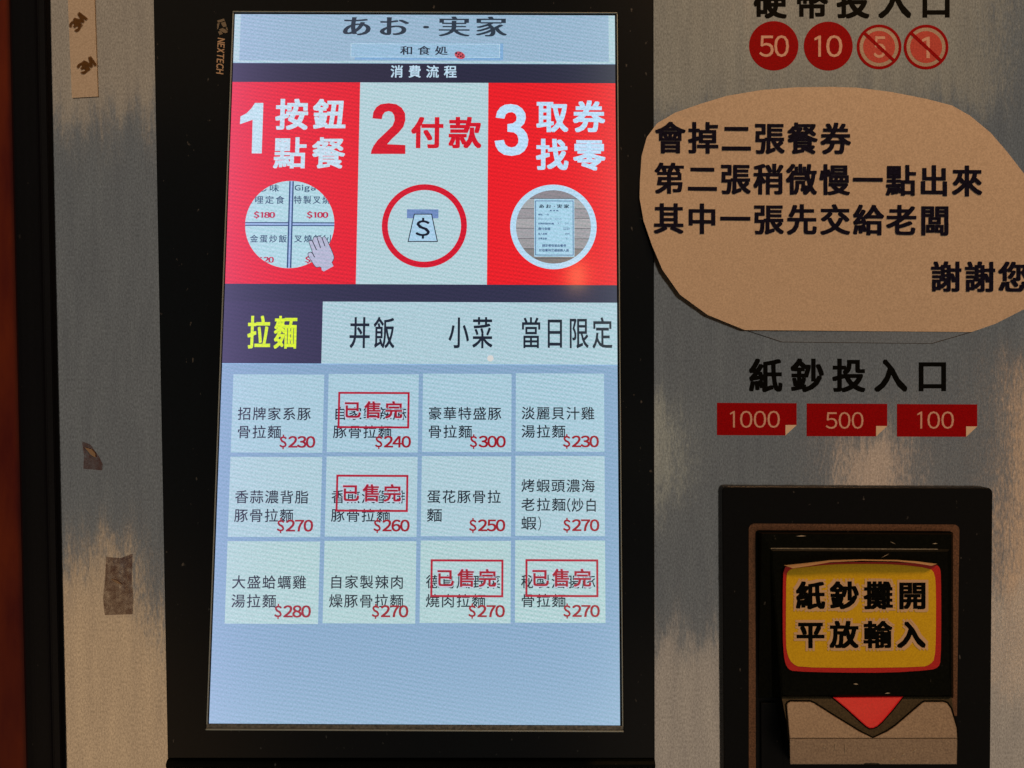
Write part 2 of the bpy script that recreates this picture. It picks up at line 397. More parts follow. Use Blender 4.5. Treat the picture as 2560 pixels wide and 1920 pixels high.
# housing wedge
hs = disp_loft('screen_housing', [ring4(-9, -9, 1089, H+17, -.0002), ring4(-11, -11, 1091, H+19, -.0006), ring4(-11, -11, 1091, H+19, -.030)], BEZEL, None)
hs.parent = M; hs.matrix_parent_inverse = Matrix.Translation(-M.location); hs.matrix_local = Matrix.Identity(4)
hs.matrix_parent_inverse = Matrix.Translation(-M.location); hs.matrix_basis = POSE
dsp = disp_loft('display', [ring4(0, 0, 1080, H, 0), ring4(0, 0, 1080, H, -.0001)], lcd('85A5C4'), None)
dsp.parent = M; dsp.matrix_parent_inverse = Matrix.Translation(-M.location); dsp.matrix_basis = POSE

# bead round the glass
def bar(name, x0, y0, x1, y1, z0, z1, m, parent, bev=.7):
    return disp_loft(name, [ring4(x0+bev, y0+bev, x1-bev, y1-bev, z1), ring4(x0, y0, x1, y1, z1-bev*U), ring4(x0, y0, x1, y1, z0)], m, parent)
bar('top_bead', -6, -8.0, 1087, -5.2, -.0002, .0006, BEAD, hs)
bar('left_bead', -6.5, -4, -3.5, H+2, -.0002, .0004, BEAD, hs)
bar('right_bead', 1085, -4, 1088, H+2, -.0002, .0005, BEAD, hs)
bar('bottom_ledge', -6, H+1.5, 1088, H+11.5, -.0002, .0004, LEDGE, hs)
bar('ledge_edge', -6, H+12, 1088, H+15, -.0002, .0012, BEAD, hs)

E1 = 6e-5
def flat(name, poly, z, m, parent=None, circ=None):
    """flat piece of the picture on the glass"""
    bm = bmesh.new(); bm.faces.new([bm.verts.new(q(a, b, z)) for a, b in poly])
    return bm_obj(name, bm, m, parent or dsp)
def rect(name, x0, y0, x1, y1, z, m, parent=None): return flat(name, [(x0, y0), (x1, y0), (x1, y1), (x0, y1)], z, m, parent)
def multi(name, polys, z, m, parent=None):
    bm = bmesh.new()
    for k, poly in enumerate(polys): bm.faces.new([bm.verts.new(q(a, b, z+k*1e-6)) for a, b in poly])
    return bm_obj(name, bm, m, parent or dsp)
def box4(x0, y0, x1, y1): return [(x0, y0), (x1, y0), (x1, y1), (x0, y1)]
def frame(x0, y0, x1, y1, t): return [box4(x0, y0, x1, y0+t), box4(x0, y1-t, x1, y1), box4(x0, y0+t, x0+t, y1-t), box4(x1-t, y0+t, x1, y1-t)]
def circle(cx, cy, r, n=64): return [(cx+r*math.cos(2*math.pi*i/n), cy+r*math.sin(2*math.pi*i/n)) for i in range(n)]
def annulus(name, cx, cy, r0, r1, z, m, parent=None, n=64):
    bm = bmesh.new(); A = [bm.verts.new(q(a, b, z)) for a, b in circle(cx, cy, r0, n)]; B = [bm.verts.new(q(a, b, z)) for a, b in circle(cx, cy, r1, n)]
    for i in range(n): bm.faces.new((A[i], A[(i+1) % n], B[(i+1) % n], B[i]))
    return bm_obj(name, bm, m, parent or dsp)
def words(name, s, box, h, z=3*E1, bold=(0, 0), parent=None, **kw):
    me = text_mesh(name, s, box, bold, mapf=q, z=z, **kw); return newobj(name, me, lcd(h), parent or dsp)

WHITE, RED, BARC, INKS = 'B2CED5', 'E2202F', '2A2A40', '161E2C'
# header
hd = rect('header_banner', 0, 0, 1080, 143, E1, lcd('B0CCD4'))
rect('banner_field', 17, 0, 1062, 137, 2*E1, lcd('97B4CB'))
words('shop_name', 'あお·実家', ub(858, 40.5, 1268, 92), '2C3846', bold=(.034, .0), pitch=1.14)
b_ = ub(877, 108.5, 1250, 145)
multi('name_box_shadow', [box4(b_[0]+12, b_[1]-1, b_[2]+9, b_[3]+7)], 2.3*E1, lcd('7FAAD2'))
multi('name_box', [box4(*b_)], 2.6*E1, lcd('98BCD6'))
multi('name_box_line', frame(*b_, 2.2), 2.9*E1, lcd('B6D2E2'))
words('shop_subtitle', '和食処', ub(1000.5, 115, 1119.5, 138), '2A3444', bold=(.022, .008), pitch=1.32)
c_ = uv(1149.5, 138.5)
el = [(c_[0]+15*math.cos(t)*.98-4*math.sin(t)*.3, c_[1]+10.5*math.sin(t)+4*math.cos(t)) for t in [2*math.pi*i/24 for i in range(24)]]
flat('ladybird_emblem', el, 3*E1, lcd('C8505C'))
multi('ladybird_spots', [circle(c_[0]+a, c_[1]+b, r, 10) for a, b, r in ((-10, -6, 3.2), (-3, -3, 2.4), (3, 3, 2.6), (8, -1, 2.2), (-5, 4, 2.2), (9, 6, 2), (1, -7, 2))], 3.3*E1, lcd('40222E'))
rect('title_bar', 0, 144.5, 1080, 200, E1, lcd(BARC))
words('flow_heading', '消費流程', ub(977, 163.5, 1141.5, 195), 'BCD8EA', bold=(.018, .018), pitch=1.36)
# three steps
YS, YE = 200, 777.5
for nm, x0, x1, c in (('step_panel', 0, 360.5, RED), ('step_panel', 360.5, 722, WHITE), ('step_panel', 722, 1080, 'E81C26')): rect(nm, x0, YS, x1, YE, E1, lcd(c))
BX = dict(rings=1)
def num(ox, pts, c): flat('step_number', [uv(ox+a*.27125, b*.27125) for a, b in pts], 3*E1, lcd(c))
num(500, [(508, 950), (585, 950), (570, 1415), (478, 1415), (486, 1105), (369, 1146), (374, 1075), (430, 1045), (475, 1000)], 'C0DCE8')
num(500, [(1575, 1420), (1580, 1390), (1600, 1345), (1640, 1290), (1720, 1215), (1775, 1160), (1795, 1110), (1790, 1065), (1770, 1035), (1740, 1025), (1705, 1035), (1685, 1060), (1675, 1100), (1590, 1092), (1598, 1035), (1625, 990), (1665, 962),
     (1740, 952), (1810, 962), (1860, 995), (1890, 1045), (1893, 1110), (1875, 1170), (1830, 1225), (1770, 1280), (1725, 1330), (1893, 1338), (1893, 1420)], 'D01428')
num(1000, [(882, 1085), (895, 1030), (925, 990), (965, 967), (1020, 960), (1080, 970), (1125, 1000), (1155, 1045), (1160, 1090), (1145, 1140), (1110, 1175), (1140, 1195), (1170, 1235), (1183, 1290), (1175, 1345), (1145, 1395), (1100, 1425), (1030, 1438),
     (960, 1428), (910, 1395), (882, 1350), (872, 1300), (957, 1290), (970, 1330), (995, 1352), (1030, 1360), (1065, 1350), (1088, 1320), (1092, 1285), (1080, 1245), (1050, 1222), (990, 1215), (990, 1145), (1040, 1138), (1070, 1115), (1075, 1080),
     (1062, 1050), (1035, 1035), (1000, 1038), (975, 1055), (962, 1095)], 'BCDCF4')
for s, bx_, c in (('按鈕', (690, 247, 863.5, 325.5), 'C4DCEA'), ('點餐', (685, 343, 862, 422), 'C4DCEA'), ('付款', (1028.5, 292, 1203.5, 371.6), 'D01428'),
                  ('取券', (1341, 251, 1513, 331.5), 'BCDCF4'), ('找零', (1340, 347, 1514, 427), 'BCDCF4')):
    words('step_words', s, ub(*bx_), c, bold=(.024, .018) if s == '點餐' else (.032, .024), pitch=1.14)
# step 1 picture
cx, cy = uv(724.5, 561); x1_, _ = uv(836, 561); R1 = x1_-cx
flat('menu_photo', circle(cx, cy, R1), 2*E1, lcd('B0D4DE'))
inside = lambda a, b: (a-cx)**2+(b-cy)**2 < (R1-1)**2
def wtext(s, bx_, c, bold, **kw): return words('menu_photo_words', s, ub(*bx_), c, bold=bold, keep=inside, **kw)
gx0, gy0 = uv(726, 560.5); hw = math.sqrt(R1**2-(gy0-cy)**2)
multi('menu_photo_grid', [box4(gx0-6.5, cy-R1+1, gx0-2.5, cy+R1-1), box4(gx0+2.5, cy-R1+1, gx0+6.5, cy+R1-1), box4(cx-hw, gy0-5.5, gx0-2.5, gy0-2.5), box4(gx0+2.5, gy0-5.5, cx+hw, gy0-2.5),
      box4(cx-hw, gy0+2.5, gx0-2.5, gy0+5.5), box4(gx0+2.5, gy0+2.5, cx+hw, gy0+5.5)], 2.5*E1, lcd('2C4A76'))
multi('menu_photo_grid', [box4(gx0-2.4, cy-R1+1, gx0+2.4, cy+R1-1), box4(cx-hw, gy0-2.4, cx+hw, gy0+2.4)], 2.3*E1, lcd('9CB6E2'))
DK = '34506E'
wtext('じ味', (650, 461, 697.5, 480), DK, (.012, .012), pitch=1.15)
wtext('咖哩定食', (612, 489.5, 711, 510), DK, (.012, .012), pitch=1.15); wtext('Giga', (737, 462, 789, 481), DK, (.018, .02), latin_gap=.16)
wtext('特製叉燒', (735, 489.5, 826, 510), DK, (.012, .012), pitch=1.15)
wtext('$180', (634.5, 528, 688, 547), 'B8284A', (.055, .012)); wtext('$100', (767, 528, 821, 547), 'B8284A', (.055, .012))
wtext('黃金蛋炒飯', (602, 587, 717, 607), DK, (.012, .012), pitch=1.15)
wtext('叉燒飯(小', (736, 587, 836, 607), DK, (.012, .012), pitch=1.15)
wtext('$120', (634, 640, 685, 659), 'B8284A', (.05, .012)); wtext('$', (763, 640, 777, 659), 'B8284A', (.05, .012))
hp = [(1240, 1370), (1215, 1300), (1180, 1285), (1090, 1300), (1040, 1270), (980, 1190), (900, 1060), (830, 950), (820, 880), (850, 840), (900, 825), (950, 850), (940, 790), (850, 540), (860, 500), (900, 480), (950, 490),
      (975, 455), (985, 400), (1020, 375), (1060, 370), (1100, 390), (1125, 360), (1160, 350), (1205, 372), (1245, 408), (1270, 380), (1310, 365), (1350, 385), (1400, 460), (1480, 640), (1560, 820), (1610, 960), (1610, 1020), (1590, 1080), (1550, 1140), (1590, 1250), (1300, 1410)]
hz = lambda pts: [uv(700+a*.08439, 560+b*.08439) for a, b in pts]
hu = hz(hp); flat('hand_cursor_outline', hu, 3.4*E1, lcd('2A2A38'))
inn = offset(hp, 17)
for i in (0, 36, 37): inn[i] = hp[i]
flat('hand_cursor', hz(inn), 3.7*E1, lcd('B4B6CE'))
def stroke(a, b, t):
    a, b = Vector(a), Vector(b); d = (b-a).normalized(); n_ = Vector((-d.y, d.x))*t/2
    return [tuple(a+n_), tuple(b+n_), tuple(b-n_), tuple(a-n_)]
multi('hand_cursor_fingers', [hz(stroke(a, b, 26)) for a, b in (((960, 500), (1085, 770)), ((1105, 420), (1205, 715)), ((1250, 420), (1335, 660)), ((945, 830), (1030, 990)))], 4*E1, lcd('2A2A38'))
# step 2 picture
cx, cy = uv(1061, 564.5); Rr = uv(1167.4, 564)[0]-cx
annulus('pay_ring', cx, cy, Rr, Rr-16.5, 2*E1, lcd('D0142C'))
rect('pay_slot', *ub(1017.6, 523.4, 1096, 546), 2*E1, lcd('6E8ABC'))
nt = [uv(1035, 534.5), uv(1080, 534.5), uv(1095, 605), uv(1019, 605)]
flat('pay_note_outline', nt, 2.4*E1, lcd('10182A')); flat('pay_note', offset(nt, 2.6), 2.8*E1, lcd('A8CCE4'))
words('dollar_sign', '$', ub(1039.5, 544.6, 1074.5, 597), '10182A', bold=(.012, .012))
# step 3 picture
cx, cy = uv(1383.5, 567); Ro = uv(1491.5, 567)[0]-cx
flat('receipt_photo_rim', circle(cx, cy, Ro), 2*E1, lcd('B6D8EE'))
Ri = Ro*.867; cuts = [uv(1384, y)[1] for y in (474, 497, 522, 546, 571, 597, 622, 646, 662)]; woods = ['9A9298', '8C868C', 'A4A6A8', '9A969A', 'A6A4A6', 'A09EA2', '9A989A', '84807E', '7E7874', '76706A']
ys = [cy-Ri]+cuts+[cy+Ri]
for k in range(len(ys)-1):
    a, b = max(ys[k], cy-Ri)+.7, min(ys[k+1], cy+Ri)-.7
    if b <= a: continue
    L_ = []; R_ = []
    for t in range(7):
        yy = a+(b-a)*t/6; ww = math.sqrt(max(Ri**2-(yy-cy)**2, 0)); L_.append((cx-ww, yy)); R_.append((cx+ww, yy))
    flat('wood_board', L_+R_[::-1], 2.6*E1, lcd(woods[k % len(woods)]))
flat('receipt_photo_gaps', circle(cx, cy, Ri), 2.3*E1, lcd('4A4850'))
z7 = lambda a, b: (1320+a*.10853, 480+b*.10853)
def zb(x0, y0, x1, y1): return ub(*z7(x0, y0), *z7(x1, y1))
rect('receipt', *zb(145, 160, 1070, 1495), 3*E1, lcd('A8D0E4'))
multi('receipt_border', frame(*zb(168, 200, 1048, 1465), 1.9), 3.3*E1, lcd('3E5C8C'))
for s, b, bo, pt in (('あお·実家', (255, 283, 950, 378), (.04, .01), 1.2), ('和食処', (500, 412, 705, 450), (.04, .02), 1.35), ('餐點：一份', (235, 500, 480, 545), (.015, .015), 1), ('2020/01/02  12:37:05', (232, 600, 770, 642), (0, 0), 1),
                 ('招牌野菜豚骨拉麵', (235, 708, 595, 755), (.02, .02), 1), ('X1', (685, 702, 745, 750), (0, 0), 1), ('$220', (845, 702, 945, 750), (0, 0), 1), ('應付金額', (235, 815, 515, 882), (.02, .02), 1), ('$220', (810, 815, 960, 882), (.01, .01), 1),
                 ('投入金額', (235, 940, 440, 990), (.02, .02), 1), ('$500', (855, 940, 960, 990), (.01, .01), 1), ('找零金額', (235, 1050, 432, 1100), (.02, .02), 1), ('$0', (870, 1050, 930, 1100), (0, 0), 1),
                 ('請妥善保留此餐券', (325, 1203, 880, 1270), (.02, .02), 1), ('於取餐時交遞服務人員', (255, 1312, 942, 1380), (.02, .02), 1)):
    words('receipt_words', s, zb(*b), '34507E' if s != 'あお·実家' else '2A3A50', z=3.6*E1, bold=bo, pitch=pt)
# category tabs
rect('tab_bar', 0, 777.5, 1080, 998, E1, lcd('30304A'))
rect('category_tab', 271, 826.6, 1080, 998, 2*E1, lcd('ADCAD4'))
rect('selected_tab', 0, 826.6, 271, 998, 2*E1, lcd('353250'))
for s, b, c, bo in (('拉麵', (620.5, 789, 741.5, 872), 'D8EE1E', (.024, .014)), ('丼飯', (875, 792, 986, 871), '1A2232', (.014, .008)), ('小菜', (1122, 792.5, 1231, 871), '1A2232', (.014, .008)), ('當日限定', (1305, 792.5, 1531, 871.5), '1A2232', (.012, .008))):
    words('category_name', s, ub(*b), c, bold=bo, pitch=1.13)
# dishes
TX = [(32, 280), (292, 538), (549.5, 791), (802.7, 1043.2)]; TY = [(1025.5, 1238), (1249.5, 1463.2), (1474.6, 1690.5)]
DISH = [[('招牌家系豚', '骨拉麵', '$230', 0), ('自家製辣麻', '豚骨拉麵', '$240', 1), ('豪華特盛豚', '骨拉麵', '$300', 0), ('淡麗貝汁雞', '湯拉麵', '$230', 0)],
        [('香蒜濃背脂', '豚骨拉麵', '$270', 0), ('香煎漢堡排', '豚骨拉麵', '$260', 1), ('蛋花豚骨拉', '麵', '$250', 0), ('烤蝦頭濃海', '老拉麵(炒白', '$270', 0)],
        [('大盛蛤蠣雞', '湯拉麵', '$280', 0), ('自家製辣肉', '燥豚骨拉麵', '$270', 0), ('德島風野菜', '燒肉拉麵', '$270', 1), ('秘製滷腸豚', '骨拉麵', '$270', 1)]]
CP5 = 39.4; REF = '國國國國國'
rect('menu_area', 0, 998, 1080, 1000.5, 1.5*E1, lcd('8FB6DC'))
for r_, row in enumerate(DISH):
    for c_i, (a, b, pr, sold) in enumerate(row):
        x0, x1 = TX[c_i]; y0, y1 = TY[r_]
        yo = -1.5*(c_i-1.5)                                        # rows run a hair uphill, as on the panel
        rect('menu_tile', x0, y0+yo*1.3, x1, y1+yo*1.3, 2*E1, lcd(['A8C8D6', 'ADCAD4', 'B0CDCF'][r_]))
        lines = [(a, 92, 125.5), (b, 141.5, 175)] if r_ != 1 or c_i != 3 else [(a, 63.5, 96.5), ('老拉麵', 114, 147), ('蝦', 163, 196.5)]
        me_l = []
        for s, t0, t1 in lines:
            n_ = len(s); xa = x0+17.8; xb = xa+CP5*n_-(CP5-36.6)
            t0 += yo; t1 += yo
            words('dish_name', s, (xa, y0+t0, xb, y0+t1), INKS, bold=(.008, .008), pitch=1.07, ref='國'*n_)
        if r_ == 1 and c_i == 3:
            words('dish_name', '(炒白', (x0+17.8+CP5*3+3, y0+114+yo-2, x0+216, y0+149+yo), INKS, bold=(.01, .01), pitch=1.07)
            words('dish_name', ')', (x0+17.8+CP5+4, y0+161+yo, x0+17.8+CP5+12, y0+199+yo), INKS)
        pe = x0+228.5-c_i
        words('price', pr[1:], (pe-73.5, y0+168+yo, pe, y0+200+yo), '980E22', z=3.6*E1, bold=(.024, .02), latin_gap=.05)
        words('price_sign', '$', (pe-97, y0+164.5+yo, pe-77.5, y0+204+yo), '980E22', z=3.6*E1, bold=(.024, .02))
        if sold:
            st = multi('sold_out_stamp', frame(x0+27.5, y0+49+yo, x0+222, y0+148+yo, 5.6), 4.2*E1, lcd('AC1230'))
            words('sold_out_halo', '已售完', (x0+43, y0+71+yo, x0+206, y0+124+yo), 'BFC4D4', z=4*E1, bold=(.05, .045), pitch=1.16)
            words('sold_out_words', '已售完', (x0+46, y0+74+yo, x0+203, y0+121+yo), 'A00E2A', z=4.2*E1, bold=(.026, .020), pitch=1.16)
# a dried drip of white on the glass
o = flat('glass_speck', [(a, b) for a, b in circle(*uv(1226, 896), 9, 9)], 5*E1, mat('dried_speck', 'd8d4cc', .8, 0, .2, emit='b8ccd8', es=.8))

# ------------------------------------------------------------------ print on the steel
def print_pt(yf): return lambda x, y, z: Vector(((x-1280)*K, yf-z, (960-y)*K))
def ptext(name, s, box, m, bold, parent, yf=-.00012, pitch=1.0, **kw):
    return newobj(name, text_mesh(name, s, box, bold, mapf=print_pt(yf), pitch=pitch, **kw), m, parent)
def flatp(name, poly, yf, m, parent):
    bm = bmesh.new(); bm.faces.new([bm.verts.new(Vector(((a-1280)*K, yf, (960-b)*K))) for a, b in poly]); return bm_obj(name, bm, m, parent)
def annp(name, cx, cy, r0, r1, yf, m, parent, n=56):
    bm = bmesh.new(); mk = lambda r: [bm.verts.new(Vector(((a-1280)*K, yf, (960-b)*K))) for a, b in circle(cx, cy, r, n)]
    A = mk(r0); B = mk(r1)
    for i in range(n): bm.faces.new((A[i], A[(i+1) % n], B[(i+1) % n], B[i]))
    return bm_obj(name, bm, m, parent)
ptext('coin_slot_heading', '硬幣投入口', (1884, -39, 2374, 46.5), INK, (.03, .024), M, pitch=1.24)
ptext('banknote_slot_heading', '紙鈔投入口', (1872.5, 896, 2365, 981), INK, (.03, .024), M, pitch=1.24)
for cx_, cy_, r, s, b in ((1934.3, 114.6, 61.8, '50', (1898, 88.5, 1972, 142.5)), (2070.6, 115.4, 61.2, '10', (2036, 88.5, 2105.5, 143))):
    o = flatp('coin_mark', circle(cx_, cy_, r, 56), -.00008, REDP, M); ptext('numeral', s, b, PINK, (.006, .006), o, -.00014)
for cx_, cy_, s, b in ((2197.6, 117.4, '5', (2184, 91, 2214, 145)), (2315, 117.8, '1', (2305, 92, 2324, 145.5))):
    o = annp('crossed_coin_mark', cx_, cy_, 56, 48.8, -.0001, REDP, M)
    flatp('mark_ground', circle(cx_, cy_, 49, 56), -.00007, HALO, o)
    flatp('mark_disc', circle(cx_, cy_, 40, 48), -.0001, REDL, o); ptext('numeral', s, b, PINK, (.01, .01), o, -.00014)
    dx = 50*math.cos(math.radians(43)); dy = 50*math.sin(math.radians(43))
    flatp('slash', stroke((cx_-dx, cy_-dy), (cx_+dx, cy_+dy), 8), -.0002, REDP, o)
for x0, y0, x1, y1, s, b in ((1792.3, 1007, 1991.5, 1088.5, '1000', (1825, 1027, 1949.5, 1069.5)), (2016.6, 1008.6, 2218, 1091, '500', (2064, 1030, 2158.5, 1072)), (2242.3, 1010, 2443, 1092, '100', (2293, 1028.5, 2384.5, 1072))):
    fx, fy = x1-28, y1-26
    o = flatp('banknote_mark', [(x0, y0), (x1, y0+1), (x1, fy), (fx, y1), (x0, y1-.5)], -.00008, REDP, M)
    flatp('folded_corner', [(fx, fy), (x1, fy), (fx, y1)], -.00014, FOLD, o)
    ptext('numeral', s, b, PINK, (.0, .0), o, -.00014, latin_gap=.1)

# ------------------------------------------------------------------ banknote acceptor
AP = [(a, b) for a, b in rounded(1800, 1213.5, 2469, 2500, 13, 8)]
AP = [(a+(b-1213)*(.0057 if a < 2000 else -.0085), b+(a-1800)*.005) for a, b in AP]
acc = plate('banknote_acceptor', AP, -.004, .006, PLATE, M, 2.5)
def ringp(name, ox0, ox1, oy0, oy1, wid, r, y, m, parent, right_end):
    out = []; inn = []
    n = 5
    L1 = [(ox0, oy1)] + [(ox0+r-r*math.cos(math.pi/2*i/n), oy0+r-r*math.sin(math.pi/2*i/n)) for i in range(n+1)] + [(ox1-r+r*math.sin(math.pi/2*i/n), oy0+2.5+r-r*math.cos(math.pi/2*i/n)) for i in range(n+1)] + [(ox1-6, right_end)]
    ri = r*.6; a, b, c = ox0+wid, ox1-wid, oy0+wid
    L2 = [(a+2, oy1)] + [(a+ri-ri*math.cos(math.pi/2*i/n), c+ri-ri*math.sin(math.pi/2*i/n)) for i in range(n+1)] + [(b-ri+ri*math.sin(math.pi/2*i/n), c+2.5+ri-ri*math.cos(math.pi/2*i/n)) for i in range(n+1)] + [(b-4, right_end)]
    bm = bmesh.new(); rows = []
    for (p, yy) in ((L1, y+.0003), (L1, y), (L2, y), (L2, y+.0003)): rows.append([bm.verts.new(P(u_, v_, yy)) for u_, v_ in p])
    for A_, B_ in zip(rows, rows[1:]):
        for i in range(len(A_)-1): bm.faces.new((A_[i], A_[i+1], B_[i+1], B_[i]))
    return bm_obj(name, bm, m, parent)
ringp('border_inlay', 1872, 2398.5, 1309, 2400, 16.3, 14, -.0043, BRONZE, acc, 1790)
# hood: sloping top, flat face, sides falling back to the plate
base = [(1893, 1329), (2383, 1331), (2385, 1800), (2385, 2100), (1896, 2100), (1894, 1800)]
mid = [(1908, 1342), (2374, 1344), (2379, 1741), (1953, 1740)]
bm = bmesh.new()
def V_(a, b, y): return bm.verts.new(P(a, b, y))
b0 = [V_(1893, 1329, -.004), V_(2383, 1331, -.004), V_(2384, 1745, -.004), V_(1895, 1745, -.004)]
b1 = [V_(1905, 1334, -.0092), V_(2379, 1336, -.0092), V_(2381, 1744, -.0065), V_(1930, 1744, -.0062)]
b2 = [V_(1925, 1371, -.0105), V_(2374, 1373, -.0105), V_(2379, 1741, -.0115), V_(1953, 1740, -.0115)]
b3 = [V_(1931, 1377, -.0112), V_(2369, 1379, -.0112), V_(2376, 1738, -.012), V_(1957, 1737, -.012)]
for A_, B_ in ((b0, b1), (b1, b2), (b2, b3)):
    for i in range(4): bm.faces.new((A_[i], A_[(i+1) % 4], B_[(i+1) % 4], B_[i]))
s1 = [V_(1955, 1694, -.0118), V_(2376, 1694, -.0118)]
bm.faces.new((b3[0], b3[1], s1[1], s1[0])); bm.faces.new((s1[0], s1[1], b3[2], b3[3])); bm.faces.new((b3[0], s1[0], b3[3])); bm.faces.new((b3[1], b3[2], s1[1]))
HOOD.node_tree.nodes['Principled BSDF'].inputs['IOR'].default_value = 1.3
bm_obj('hood', bm, HOOD, acc)
loft('crease_highlight', [[P(1927, 1370, -.0107), P(2345, 1372, -.0107), P(2345, 1374.5, -.0111), P(1927, 1372.5, -.0111)], [P(1927, 1369, -.0102), P(2345, 1371, -.0102), P(2345, 1375, -.0106), P(1927, 1373, -.0106)]], LEDGE, acc)  # pale strip standing in for the highlight along the hood's crease
plate('cheek', [(1893.5, 1745), (1930, 1745), (1948, 1846), (1948, 2300), (1896, 2300)], -.0055, -.0038, PLATE, acc, 1.2)
# mouth: smoked plastic, falls outwards to a bend and back below it
bm = bmesh.new()
t = [V_(1953.5, 1739, -.0095), V_(2378, 1740, -.0095)]; m_ = [V_(1974, 1846, -.0193), V_(2394, 1846, -.0193)]; l_ = [V_(1975, 1911, -.0217), V_(2392, 1911, -.0217)]
tb = [V_(1955, 1742, -.004), V_(2378, 1742, -.004)]; mb = [V_(1976, 1846, -.004), V_(2392, 1846, -.004)]; lb = [V_(1977, 1905, -.004), V_(2391, 1905, -.004)]
for f_ in ((t[0], t[1], m_[1], m_[0]), (m_[0], m_[1], l_[1], l_[0]), (l_[0], l_[1], lb[1], lb[0]), (tb[0], t[0], m_[0], mb[0]), (mb[0], m_[0], l_[0], lb[0]), (t[1], tb[1], mb[1], m_[1]), (m_[1], mb[1], lb[1], l_[1]), (tb[0], tb[1], t[1], t[0])): bm.faces.new(f_)
bm_obj('slot_mouth', bm, SMOKED, acc)
def slope_y(py): return -.0095-(py-1739)/107*.0098
def sl(poly, lift, name, m, th=.0005, bev=1.5):
    """a raised piece lying on the mouth's slope"""
    f = lambda pts, h: [P(a, b, slope_y(b)-h) for a, b in pts]
    return loft(name, [f(offset(poly, bev), lift+th), f(poly, lift+th*.6), f(poly, lift)], m, acc)
LW = [(1967, 1762), (1970, 1757), (1976, 1754), (2025, 1754.5), (2034, 1758), (2090, 1793.5), (2148, 1829), (2182, 1845.5), (1974, 1845.5)]
RW = [(2182, 1845.5), (2217.5, 1829), (2239, 1814.5), (2305, 1758), (2312, 1755), (2358, 1755), (2367, 1758), (2377, 1772), (2391, 1819), (2393, 1845.5)]
sl(offset(LW, -4.4), .0001, 'shell_gap', INK, .0001, .2); sl(offset(RW, -4.4), .0002, 'shell_gap', INK, .0001, .2)
sl(LW, .0003, 'mouth_shell', SMOKE, .0006); sl(RW, .0003, 'mouth_shell', SMOKE, .0006)
low = lambda pts, h: [P(a, b, -.0193-(b-1846)/65*.0024-h) for a, b in pts]
LP = [(1974, 1846.5), (2393, 1846.5), (2392, 1911), (2200, 1911), (2196, 1908.5), (2162, 1908.5), (2158, 1911), (1975, 1911)]
loft('mouth_lip', [low(offset(LP, 1.2), .0007), low(LP, .0004), low(LP, 0)], SMOKE, acc)
TR = [(2082, 1743), (2258, 1741), (2232, 1774), (2205, 1805), (2193, 1815.5), (2183, 1820), (2174, 1820.5), (2166, 1816), (2150, 1802), (2116, 1771)]
sl(offset(TR, -3), .0001, 'arrow_gap', INK, .0001, .2)
sl(TR, .0003, 'arrow', ARROW, .0007, 2.5)

CHIP_GLINT = mat('worn_plastic_glint', 'b0aa98', .5, 0, .4)  # pale tone of scratches, also used for painted glints on the hood
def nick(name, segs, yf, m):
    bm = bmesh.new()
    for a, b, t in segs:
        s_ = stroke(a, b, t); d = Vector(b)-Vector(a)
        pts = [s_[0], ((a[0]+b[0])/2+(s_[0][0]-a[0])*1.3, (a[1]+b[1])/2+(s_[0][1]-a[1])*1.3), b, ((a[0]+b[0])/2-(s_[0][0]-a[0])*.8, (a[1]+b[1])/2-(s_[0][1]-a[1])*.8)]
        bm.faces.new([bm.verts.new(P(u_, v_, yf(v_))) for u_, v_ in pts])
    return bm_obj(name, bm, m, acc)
nick('nick_glint', [((1990, 1339), (2016, 1340), 3), ((2331, 1358), (2344, 1359), 2.6), ((2225, 1353), (2240, 1361), 1.2)], lambda v: -.0101, CHIP_GLINT)  # hood nicks drawn pale for the glint they catch
nick('nick_glint', [((2134, 1708), (2146, 1711), 4), ((2212, 1732), (2226, 1733), 3.4), ((2203, 1394), (2224, 1384), 1.4)], lambda v: -.0124, CHIP_GLINT)
nick('scratch', [((2089, 1856), (2087, 1880), 1.6), ((2114, 1856), (2113, 1888), 1.4), ((2058, 1866), (2065, 1870), 2.6), ((2224, 1903), (2243, 1894), 3), ((2254, 1887), (2264, 1884), 4), ((2281, 1879), (2294, 1872), 3)], lambda v: -.0204-(v-1846)/65*.0024, CHIP_GLINT)

# ------------------------------------------------------------------ yellow sticker on the hood
def soft(p, n=2):
    for _ in range(n):
        q_ = []
        for a, b in zip(p, p[1:]+p[:1]): q_ += [(a[0]*.75+b[0]*.25, a[1]*.75+b[1]*.25), (a[0]*.25+b[0]*.75, a[1]*.25+b[1]*.75)]
        p = q_
    return p
R3 = lambda pts: [(1700+a*.4339, 1200+b*.4339) for a, b in pts]
so = R3([(597, 500), (592, 640), (592, 900), (598, 1010), (608, 1060), (625, 1090), (655, 1103), (900, 1110), (1200, 1111), (1450, 1095), (1490, 1078), (1503, 1040), (1506, 800), (1504, 540), (1497, 505), (1480, 488), (1250, 474), (1050, 472), (860, 476), (740, 490), (640, 500)])
stk = tag(sheet('slot_sticker', soft(so, 1), -.0124, STRED, None, .0002), 'yellow sticker with red border and black characters, top edge curling, above the red arrow', 'sticker')
yo_ = R3([(613, 545), (611, 700), (610, 950), (622, 1018), (648, 1058), (690, 1079), (1000, 1083), (1400, 1078), (1443, 1062), (1468, 1030), (1475, 900), (1475, 620), (1468, 540), (1442, 508), (1250, 486), (1050, 483), (860, 487), (740, 500), (650, 510), (628, 520)])
sheet('yellow_face', soft(yo_, 1), -.01255, YEL, stk, .0001)
sp = lambda x, y, z: P(x, y, -.0127-z)
